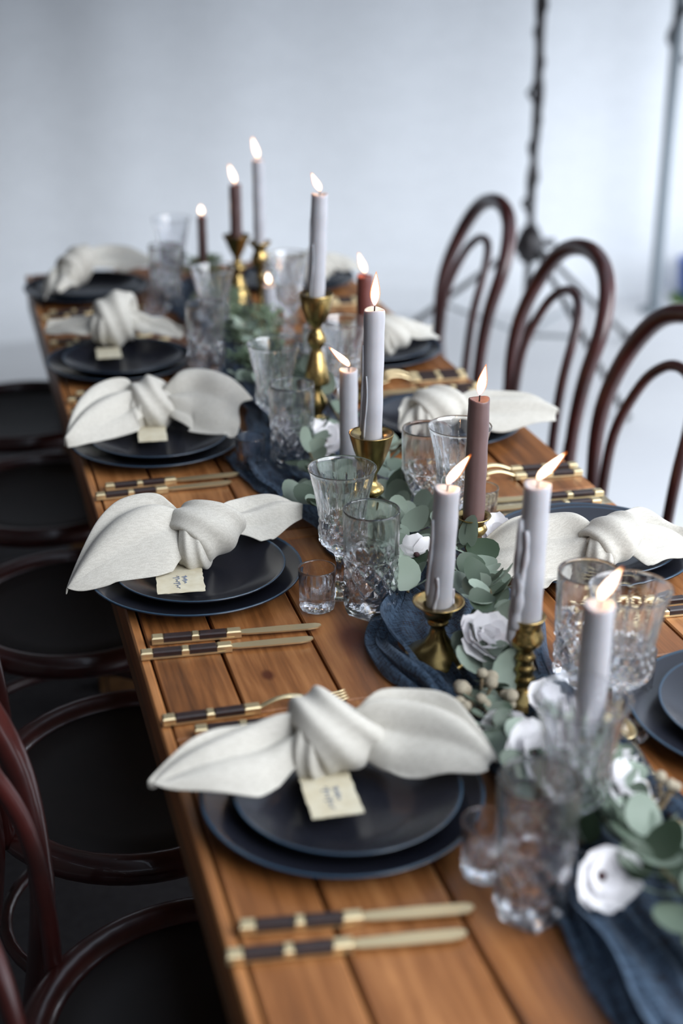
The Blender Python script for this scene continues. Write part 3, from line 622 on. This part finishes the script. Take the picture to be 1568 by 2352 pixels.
def holder(kind, x, y, h, label):
    V, F = lathe(PROF[kind](h), 40)
    tag(link('candlestick', mesh_data('candlestick', V, F, M['brass']), None, (x, y, TZ + .003)), label, 'candlestick', 'brass candlesticks')
def flame_mesh(L, rr, bx, by):
    prof = [(0, 0), (.35, .06), (.72, .16), (.95, .28), (1, .38), (.88, .54), (.62, .70), (.34, .85), (.12, .96), (0, 1)]
    V, F = lathe([(r * rr, z * L) for r, z in prof], 16)
    return [Vector((p.x + bx * (p.z / L) ** 1.2, p.y + by * (p.z / L) ** 1.2, p.z)) for p in V], F
CR = .0145
def candle(mat, x, y, z0, z1, label, tilt=(0, 0), fl=(0, 0), flen=.030, drips=(), seed=0, r=CR):
    """z0, z1 heights over the table; tilt lean; fl sideways reach of the flame tip in x, y"""
    rnd = random.Random(seed); h = z1 - z0
    t = thing('taper_candle', label, 'candle', (x, y, TZ + .003 + z0), 0, 'lit taper candles'); t.rotation_euler = (tilt[0], tilt[1], 0)
    nz = 22; ph = rnd.uniform(0, 6)
    prof = [(0, 0), (r * .96, 0)] + [(r * (1 - .02 * math.sin(k * .9 + ph) - .035 * k / nz), h * k / nz) for k in range(1, nz)] + [(r * .965, h - .0015), (r * .93, h), (r * .78, h - .0006), (r * .5, h - .003), (0, h - .0035)]
    def md(k, rr, z, a): return rr * (1 + .012 * math.sin(3 * a + z * 25 + ph) + .006 * math.sin(11 * a + ph)), z + (.0012 * math.sin(2 * a + ph) if z > h - .004 else 0)
    V, F = lathe(prof, 36, md); link('wax_body', mesh_data('wax_body', V, F, M[mat]), t)
    for (a, zt, zb, rd) in drips:
        n = 16; pts = []; rs = []
        for k in range(n):
            s = k / (n - 1); pts.append(((r * .98 + rd * .25) * math.cos(a + .12 * math.sin(s * 5)), (r * .98 + rd * .25) * math.sin(a + .12 * math.sin(s * 5)), zt + (zb - zt) * s)); rs.append(rd * (.45 + .4 * s + .3 * abs(math.sin(s * 9 + a))) * (1 if k < n - 1 else .3))
        V, F = tube(pts, rs, 8); link('wax_drip', mesh_data('wax_drip', V, F, M[mat]), t)
    V, F = tube([(0, 0, h - .004), (.0003, 0, h + .004), (fl[0] * .10, fl[1] * .10, h + .0095)], .0009, 6); link('wick', mesh_data('wick', V, F, M['wick']), t)
    flen *= 1.25; fl = (fl[0] * 1.15, fl[1])
    V, F = flame_mesh(flen, .0056, fl[0], fl[1]); fo = link('flame', mesh_data('flame', V, F, M['flame_core']), t, (0, 0, h + .0045))
    V, F = flame_mesh(flen * 1.10, .0068, fl[0] * 1.1, fl[1] * 1.1); link('flame_edge', mesh_data('flame_edge', V, F, M['flame_halo']), fo, (0, 0, -.0010))
    d = bpy.data.lights.new('candle_glow', 'POINT'); d.energy = .10; d.color = (1, .52, .22); d.shadow_soft_size = .008
    lo = bpy.data.objects.new('candle_glow', d); C.objects.link(lo); lo.parent = t; lo.location = (fl[0] * .5, fl[1] * .5, h + .016)
CD = [ # holder kind, x, y, cup h, cup inset, candle top, wax, flame reach, flame length, holder label, candle label, tilt
 ('low', .536, 3.105, .087, .012, .184, 'wax_brown', (-.001, 0), .016, 'low brass candlestick holding the short dark candle at the far end', 'short dark candle farthest away at the left of the candle row', (0, 0), .0105),
 ('cone', .600, 3.04, .152, .018, .261, 'wax_brown', (-.010, 0), .030, 'brass candlestick holding the far dark brown candle', 'tall dark brown candle near the far end of the table', (0, 0), .0135),
 ('slim', .622, 2.903, .166, .013, .334, 'wax_grey', (-.009, 0), .032, 'slim brass candlestick holding the tallest grey candle', 'tallest grey candle, its top highest in the photo', (0, 0), .0122),
 ('tallcone', .565, 2.206, .232, .018, .393, 'wax_grey', (-.012, 0), .022, 'tall brass candlestick with stacked cones and balls behind the goblets', 'grey leaning candle on the tall stacked brass candlestick', (0, R(2.2)), .0135),
 ('low', .600, 2.722, .036, .011, .117, 'wax_grey', (-.002, 0), .018, 'low brass candlestick among leaves holding the short far grey candle', 'short grey candle with round flame seen above a goblet rim', (0, 0), .0128),
 ('slim', .687, 2.340, .094, .013, .222, 'wax_rust', (-.010, 0), .028, 'brass candlestick hidden behind the tall centre candle', 'rust red candle standing behind the tall grey centre candle', (0, 0), .0145),
 ('cone', .517, 1.725, .163, .018, .333, 'wax_grey', (.001, 0), .034, 'brass candlestick with a cone cup, ball and cone foot in the centre', 'tall grey candle in the cone-shaped brass cup', (0, R(.8)), .0143),
 ('low', .540, 1.920, .036, .011, .191, 'wax_grey', (-.024, 0), .024, 'low brass candlestick behind the sharp goblet', 'grey candle with flame blown far to the left, beside the tall centre candle', (0, 0), .0138),
 ('slim', .620, 1.601, .082, .013, .242, 'wax_mauve', (.006, .002), .030, 'slim brass candlestick with a round cup holding the mauve-brown candle', 'mauve-brown ribbed candle with upright flame', (0, R(.6)), .0142),
 ('wide', .499, 1.389, .076, .015, .216, 'wax_grey', (.020, 0), .026, 'brass candlestick with a wide round foot beside blue gauze', 'grey dripped candle on the wide-footed brass candlestick', (0, R(2.4)), .0150),
 ('ornate', .561, 1.275, .105, .015, .259, 'wax_grey', (.024, 0), .022, 'ornate turned brass candlestick beside the dried buds', 'grey candle with thick wax drips down its left side', (0, R(1.0)), .0150),
 ('low', .545, 1.080, .060, .011, .216, 'wax_grey', (.016, 0), .024, 'low brass candlestick behind the nearest goblet', 'blurred grey candle nearest the camera, behind the front goblet', (0, R(.8)), .0150)]
for i, (kd, x, y, ch, ins, top, wx, fl, fln, hl, cl_, ti, rr) in enumerate(CD):
    holder(kd, x, y, ch, hl)
    dr = ()
    if i == 10: dr = ((PI * 1.02, .13, -.022, .0062), (PI * .9, .10, .004, .005), (PI * 1.12, .07, .0, .0066), (PI * .98, .04, -.018, .006), (PI * 1.2, .12, .05, .004))
    if i == 9: dr = ((PI * 1.05, .118, .02, .0028), (PI * .8, .09, .01, .002), (-.3, .03, .0, .003), (PI * 1.3, .05, 0, .0025))
    if i in (3, 6): dr = ((PI * 1.0, .14, .02, .0022), (PI * 1.2, .10, .01, .0016))
    candle(wx, x, y, ch - ins + .0008, top, cl_, ti, fl, fln, dr, i, rr)

# ------------------------------------------------------------------ blue gauze runner
LE = [(.30, .44), (.79, .453), (.93, .462), (1.15, .475), (1.30, .47), (1.36, .452), (1.44, .452), (1.55, .49), (1.75, .45), (1.9, .42), (2.03, .405), (2.3, .46), (2.7, .46), (3.1, .44), (3.30, .46)]
RE = [(.30, .60), (.79, .62), (.95, .64), (1.10, .615), (1.32, .585), (1.40, .625), (1.50, .655), (1.7, .63), (2.0, .60), (2.3, .62), (2.8, .62), (3.30, .60)]
def interp(T, y):
    for (a, b), (c, d) in zip(T, T[1:]):
        if a <= y <= c: s = (y - a) / (c - a); s = s * s * (3 - 2 * s); return b + (d - b) * s
    return T[-1][1]
def run(u, q):
    y = .31 + 2.98 * u; a = interp(LE, y); b = interp(RE, y)
    s = q + .018 * math.sin(q * 19 + y * 11); x = a + (b - a) * s
    e = min(q, 1 - q); edge = math.exp(-e * 9)
    z = .0016 + .0075 * (1 + math.sin(q * 21 + 3.2 * math.sin(y * 4.1) + y * 2)) * (.35 + .8 * edge) + .003 * (1 + math.sin(q * 47 + y * 13 + 2 * math.sin(y * 9)))
    z += .016 * edge * (.5 + .5 * math.sin(y * 9.5 + q * 3)) ** 2
    return Vector((x + .004 * math.sin(y * 47), y + .006 * math.sin(q * 13 + y * 31), TZ + z))
rn = thing('table_runner', 'crumpled dusty blue gauze runner along the middle of the table', 'runner', (.54, 1.8, TZ)); RO = Vector((.54, 1.8, TZ))
V, F = grid(run, 420, 70); link('cloth', mesh_data('cloth', [p - RO for p in V], F, M['gauze']), rn)
def strand(pts, wd, hgt, seed):
    cl = spline([(x, y, TZ) for x, y in pts], 90)
    def fn(u, q):
        i = min(89, int(u * 89 + .5)); c = cl[i]; d = (cl[min(89, i + 1)] - cl[max(0, i - 1)]).normalized(); n = Vector((-d.y, d.x, 0)); tw = .5 + .5 * math.sin(u * 7 + seed)
        v = q * 2 - 1; h = hgt * (.55 + .45 * math.sin(u * 9 + seed * 2)) * math.sin(PI * min(1, .12 + u)) ** .5
        x = v * wd * (.7 + .3 * tw) + .004 * math.sin(q * 17 + u * 9); z = .004 + h * (1 - v * v) ** .6 * (.75 + .25 * math.sin(q * 15 + u * 12 + seed)) + .0025 * math.sin(q * 34 + u * 30)
        return c + n * x + Vector((0, 0, max(.003, z))) - RO
    V, F = grid(fn, 90, 34); link('gathered_fold', mesh_data('gathered_fold', V, F, M['gauze']), rn)
strand([(.505, 1.60), (.492, 1.54), (.455, 1.47), (.442, 1.42), (.448, 1.36), (.470, 1.315), (.478, 1.27), (.50, 1.22)], .022, .032, 1)
strand([(.655, 1.53), (.648, 1.46), (.618, 1.38), (.602, 1.33), (.60, 1.26), (.61, 1.12), (.63, 1.02), (.62, .90)], .020, .026, 2.4)
strand([(.40, 2.10), (.41, 2.02), (.43, 1.93), (.48, 1.84)], .018, .014, .7)
strand([(.452, .98), (.462, .90), (.462, .80), (.455, .70)], .022, .022, 3.1)

# ------------------------------------------------------------------ eucalyptus, flowers, buds
def leaf_data(i, wdt, ln):
    rnd = random.Random(i); n = 14; V = [Vector((0, 0, 0))]; F = []
    V = []
    def pt(r, a): 
        x = .5 * ln + r * .5 * ln * math.cos(a); y = r * .5 * wdt * math.sin(a) * (1 - .12 * math.cos(a))
        return Vector((x + .0, y, .10 * ln * r * r * (.6 + .4 * math.cos(2 * a + i)) - .02 * ln))
    V.append(pt(0, 0))
    for r in (.55, 1.0):
        for k in range(n): V.append(pt(r, 2 * PI * k / n))
    for k in range(n):
        F.append((0, 1 + k, 1 + (k + 1) % n)); F.append((1 + k, 1 + n + k, 1 + n + (k + 1) % n, 1 + (k + 1) % n))
    b = len(V); V += [Vector((-.006, -.0006, 0)), Vector((-.006, .0006, 0)), Vector((.003, .0008, .001)), Vector((.003, -.0008, .001))]; F.append((b, b + 3, b + 2, b + 1))
    return mesh_data('leaf', V, F, M['leaf'])
LEAF = [leaf_data(0, 1.0, 1.0), leaf_data(1, .92, 1.0), leaf_data(2, .75, 1.0)]
OBST = [(x, y, .02) for (_, x, y, *_r) in CD] + [(x, y, .04) for (_, _, _, x, y, _) in GL]
def sprig(label, pts, n, size, seed, rise=.03):
    rnd = random.Random(seed); p0 = Vector((*pts[0], TZ + .016)); t = thing('eucalyptus_sprig', label, 'leaves', p0, 0, 'eucalyptus sprigs')
    P = [Vector((x, y, TZ + .016 + rise * math.sin(PI * (k + .4) / len(pts)))) for k, (x, y) in enumerate(pts)]
    cl = spline(P, 40); V, F = tube([c - p0 for c in cl], [.0022 - .0012 * k / 39 for k in range(40)], 6); link('stem', mesh_data('stem', V, F, M['stem']), t)
    for k in range(n):
        s = (k // 2 + .5) / math.ceil(n / 2); i = min(38, int(s * 39)); c = cl[i]; d = (cl[i + 1] - c).normalized(); side = 1 if k % 2 else -1
        head = math.atan2(d.y, d.x) + side * rnd.uniform(.7, 1.5); sz = size * rnd.uniform(.78, 1.18) * (1 - .25 * s)
        pitch = rnd.uniform(-.75, .10); roll = rnd.uniform(-.7, .7)
        mid = c + Vector((math.cos(head), math.sin(head), 0)) * sz * .5
        for ox, oy, orad in OBST:
            if math.hypot(mid.x - ox, mid.y - oy) < orad * .6 + sz * .45: pitch = -1.25; break
        if c.z - p0.z + sz * math.sin(-pitch) < .0 and pitch > 0: pitch = -.2
        o = link('leaf', LEAF[rnd.randrange(3)], t, c - p0, Euler((roll, pitch, head), 'XYZ')); o.scale = (sz, sz, sz)
    return t
sprig('large pale eucalyptus leaves at the right edge beside the front blue gauze', [(.60, .84), (.575, .90), (.55, .95), (.53, .985)], 10, .048, 21, .03)
sprig('eucalyptus leaves between the front tumbler and white flower', [(.50, .985), (.515, 1.03), (.53, 1.08), (.535, 1.13)], 14, .040, 22, .03)
sprig('eucalyptus leaves behind the sharp goblet, beside the cone candlestick', [(.475, 1.70), (.495, 1.79), (.51, 1.87), (.50, 1.95)], 16, .042, 23, .035)
sprig('eucalyptus leaves in front of the wide brass foot, below the full white flower', [(.545, 1.265), (.528, 1.295), (.530, 1.34), (.56, 1.40)], 12, .044, 24, .015)
tub = thing('storage_tub', 'blue plastic tub on a green mat at the right edge behind the chairs', 'tub', (3.09, 5.36, 0))
V, F = lathe([(0, .012), (.10, .012), (.115, .10), (.12, .17), (.125, .175), (.118, .18), (.105, .1), (.095, .02), (0, .02)], 28); link('bucket', mesh_data('bucket', V, F, M['blue_plastic']), tub)
V, F = lathe([(0, 0), (.14, 0), (.145, .006), (.14, .011), (0, .011)], 28); link('mat', mesh_data('mat', V, F, M['grass']), tub)
sprig('round-leaved eucalyptus sprig at the bottom right, big blurred leaves', [(.56, .80), (.545, .87), (.535, .95), (.53, 1.02)], 20, 0.044, 1)
sprig('eucalyptus sprig between the nearest goblet and the gold spoon', [(.55, .96), (.56, 1.03), (.565, 1.10), (.56, 1.18)], 20, 0.040, 2)
sprig('eucalyptus leaves beside the nearest napkin tip and white flowers', [(.50, 1.06), (.49, 1.12), (.485, 1.18), (.50, 1.25)], 16, 0.037, 3)
sprig('sharp round eucalyptus leaves right of the wide-footed candlestick', [(.545, 1.30), (.565, 1.38), (.585, 1.45), (.605, 1.54)], 24, 0.044, 4, .045)
sprig('eucalyptus sprig around the foot of the wide candlestick', [(.545, 1.28), (.56, 1.34), (.575, 1.42), (.58, 1.50)], 16, 0.042, 5, .03)
sprig('eucalyptus sprig under the slim candlestick with the mauve candle', [(.585, 1.50), (.60, 1.57), (.61, 1.65), (.595, 1.75)], 24, 0.044, 6, .04)
sprig('eucalyptus sprig with white flower between tumbler and candlestick', [(.505, 1.52), (.53, 1.60), (.55, 1.68), (.56, 1.76)], 24, 0.044, 7, .035)
sprig('eucalyptus leaves touching the right tail of the sharp left napkin', [(.51, 1.66), (.478, 1.72), (.455, 1.77), (.437, 1.84)], 24, 0.042, 8, .04)
sprig('eucalyptus sprig behind the cone candlestick', [(.57, 1.78), (.585, 1.86), (.60, 1.95), (.59, 2.04)], 24, 0.044, 9, .04)
sprig('eucalyptus sprig beside the blue-shadowed small glass on the left', [(.50, 1.90), (.495, 1.98), (.52, 2.06), (.54, 2.14)], 20, 0.040, 10, .035)
sprig('eucalyptus sprig left of the tall stacked candlestick', [(.52, 2.14), (.50, 2.22), (.48, 2.30), (.47, 2.40)], 24, 0.040, 11, .05)
sprig('blurred eucalyptus sprig behind the tall stacked candlestick', [(.59, 2.12), (.575, 2.28), (.56, 2.38), (.545, 2.48)], 20, 0.040, 12, .05)
sprig('blurred eucalyptus sprig in the far middle of the table', [(.53, 2.44), (.54, 2.54), (.53, 2.64), (.545, 2.76)], 20, 0.037, 13, .05)
def fine(label, x, y, seed, n=420, L=.30, hgt=.075):
    rnd = random.Random(seed); t = thing('fine_foliage_sprig', label, 'foliage', (x, y, TZ + .012), 0, 'feathery green sprigs')
    stems = []; V = []; F = []
    for s in range(7):
        a = rnd.uniform(-.3, .3); ex = rnd.uniform(-.05, .05); P = spline([(rnd.uniform(-.02, .02), -L / 2, 0.004), (ex * .5, 0, hgt * rnd.uniform(.5, 1.1)), (ex, L / 2, hgt * rnd.uniform(.15, .6))], 14); stems.append(tube(P, .0011, 5))
        for k in range(n // 7):
            c = P[rnd.randrange(14)] + Vector((rnd.uniform(-.012, .012), rnd.uniform(-.012, .012), rnd.uniform(-.004, .014))); d = Vector((rnd.gauss(0, 1), rnd.gauss(0, 1), rnd.uniform(-.1, 1))).normalized() * rnd.uniform(.010, .020); pr = d.orthogonal().normalized() * .0032
            if c.z + d.z < -.004: d.z = abs(d.z)
            b = len(V); V += [c, c + d * .5 + pr, c + d, c + d * .5 - pr]; F.append((b, b + 1, b + 2, b + 3))
    sv, sf = merge(*stems); link('stems', mesh_data('stems', sv, sf, M['stem']), t)
    o = link('leaflets', mesh_data('leaflets', V, F, M['fine'], False), t); o['kind'] = 'stuff'
fine('feathery green foliage blurred behind the far left goblet', .53, 2.83, 1)
fine('feathery green foliage around the far slim candlestick', .57, 2.62, 2)
fine('feathery dark foliage beside the second goblet from the far end', .505, 2.36, 3)
fine('feathery foliage under the far candles', .55, 3.10, 4)

PET = []
for i in range(3):
    def pf(u, q, i=i):
        v = q * 2 - 1; ww = .56 * math.sin(PI * (.08 + .80 * u)) ** .6; return Vector((u, v * ww * (1 + .08 * math.sin(u * 9 + i)), .30 * u * u + .16 * v * v * u - .10 * u + .05 * math.sin(v * 4 + i) * u))
    V, F = grid(pf, 7, 6); PET.append(mesh_data('petal', V, F, M['petal']))
eye_me = mesh_data('flower_eye', *lathe([(0, -.1), (.1, -.08), (.16, .0), (.13, .1), (.06, .16), (0, .18)], 12), M['flower_eye'])
def flower(label, x, y, z, size, rot, seed, eye=True, rings=((6, .10, 1.0), (5, .55, .78))):
    rnd = random.Random(seed); t = thing('white_flower', label, 'flower', (x, y, TZ + z), 0, 'white flowers'); t.rotation_euler = rot
    for (n, pt, sc) in rings:
        for k in range(n):
            o = link('petal', PET[rnd.randrange(3)], t, (0, 0, 0), Euler((rnd.uniform(-.2, .2), -pt + rnd.uniform(-.15, .15), 2 * PI * k / n + rnd.uniform(-.2, .2) + pt), 'XYZ')); s = size * sc * rnd.uniform(.85, 1.12); o.scale = (s, s, s)
    o = link('eye', eye_me, t); o.scale = (size,) * 3
    m = Euler(rot).to_matrix().inverted(); dn = m @ Vector((.012, .02, -max(.004, z - .012)))
    V, F = tube(spline([(0, 0, -.05 * size), dn * .5 + Vector((0, 0, 0)), dn], 8), .0013, 6); link('stem', mesh_data('stem', V, F, M['stem']), t)
flower('white flower with brown centre seen side-on right of the sharp tumbler', .533, 1.572, .052, .027, (R(75), 0, R(160)), 1, rings=((5, .15, 1.0),))
flower('full white flower between the wide-footed and ornate candlesticks', .536, 1.330, .050, .034, (R(24), R(12), 0), 2, rings=((7, .05, 1.1), (6, .45, .85), (4, .9, .6)))
flower('white flower with dark centre just below the dried buds', .496, 1.168, .034, .027, (R(50), R(-10), 0), 3)
flower('white flower left of the nearest goblet, behind the front tumbler', .503, 1.112, .042, .032, (R(40), R(15), 0), 4)
flower('white flower right of the nearest goblet stem', .560, 1.035, .040, .030, (R(35), R(20), R(40)), 5, rings=((7, .05, 1.1), (6, .5, .85)))
flower('white flower right of the nearest goblet, farther back', .575, 1.085, .040, .028, (R(30), R(20), R(90)), 6)
flower('white ruffled flower with dark centre right of the front tumbler', .489, .922, .038, .033, (R(58), R(4), R(8)), 7, rings=((6, .12, 1.0), (4, .4, .7)))
flower('small blurred white flower below the tall stacked candlestick', .533, 2.035, .042, .032, (R(40), 0, 0), 8)
flower('blurred white flower behind the third tumbler on the left', .500, 2.075, .038, .030, (R(30), R(-20), 0), 9)
flower('blurred white flower near the far rust candle', .640, 2.44, .045, .028, (R(30), 0, R(30)), 10)
flower('white flower tucked behind the ornate candlestick foot', .560, 1.215, .030, .025, (R(30), R(20), 0), 11)
flower('white flower beside the slim candlestick, under the right napkin tail', .660, 1.62, .045, .026, (R(40), R(-20), R(10)), 12)

bud_me = mesh_data('bud', *grid(lambda u, q: Vector((math.sin(PI * u) * math.cos(2 * PI * q), math.sin(PI * u) * math.sin(2 * PI * q), math.cos(PI * u))) * (1 + .05 * math.sin(9 * 2 * PI * q) * math.sin(PI * u * 7)), 12, 18, False, True), M['bud'])
def brunia(label, x, y, n, seed, r, spread):
    rnd = random.Random(seed); t = thing('dried_bud_cluster', label, 'dried flowers', (x, y, TZ + .012), 0, 'dried bud clusters')
    for k in range(n):
        a = 2 * PI * k / n + rnd.uniform(-.3, .3); q = spread * (.35 + .65 * rnd.random()); e = Vector((q * math.cos(a), q * math.sin(a) * .8, .012 + .028 * rnd.random()))
        V, F = tube(spline([(0, 0, 0), e * .5 + Vector((0, 0, .003)), e], 7), [.0010 + .0002 * j for j in range(7)], 6); s = link('stalk', mesh_data('stalk', V, F, M['dry']), t)
        o = link('bud', bud_me, t, e + Vector((0, 0, r * .6))); rr = r * rnd.uniform(.85, 1.12); o.scale = (rr, rr, rr * .9)
        for j in range(5):
            b = e * rnd.uniform(.3, .85); d = Vector((rnd.gauss(0, 1), rnd.gauss(0, 1), rnd.uniform(0, 1))).normalized() * .010
            V, F = tube([b, b + d], [.0009, .0002], 5); link('twig', mesh_data('twig', V, F, M['dry']), s)
brunia('cluster of round beige dried buds left of the ornate candlestick', .494, 1.235, 14, 3, .0072, .040)
brunia('few small pale dried buds at the right edge behind leaves', .605, 1.03, 5, 4, .006, .03)
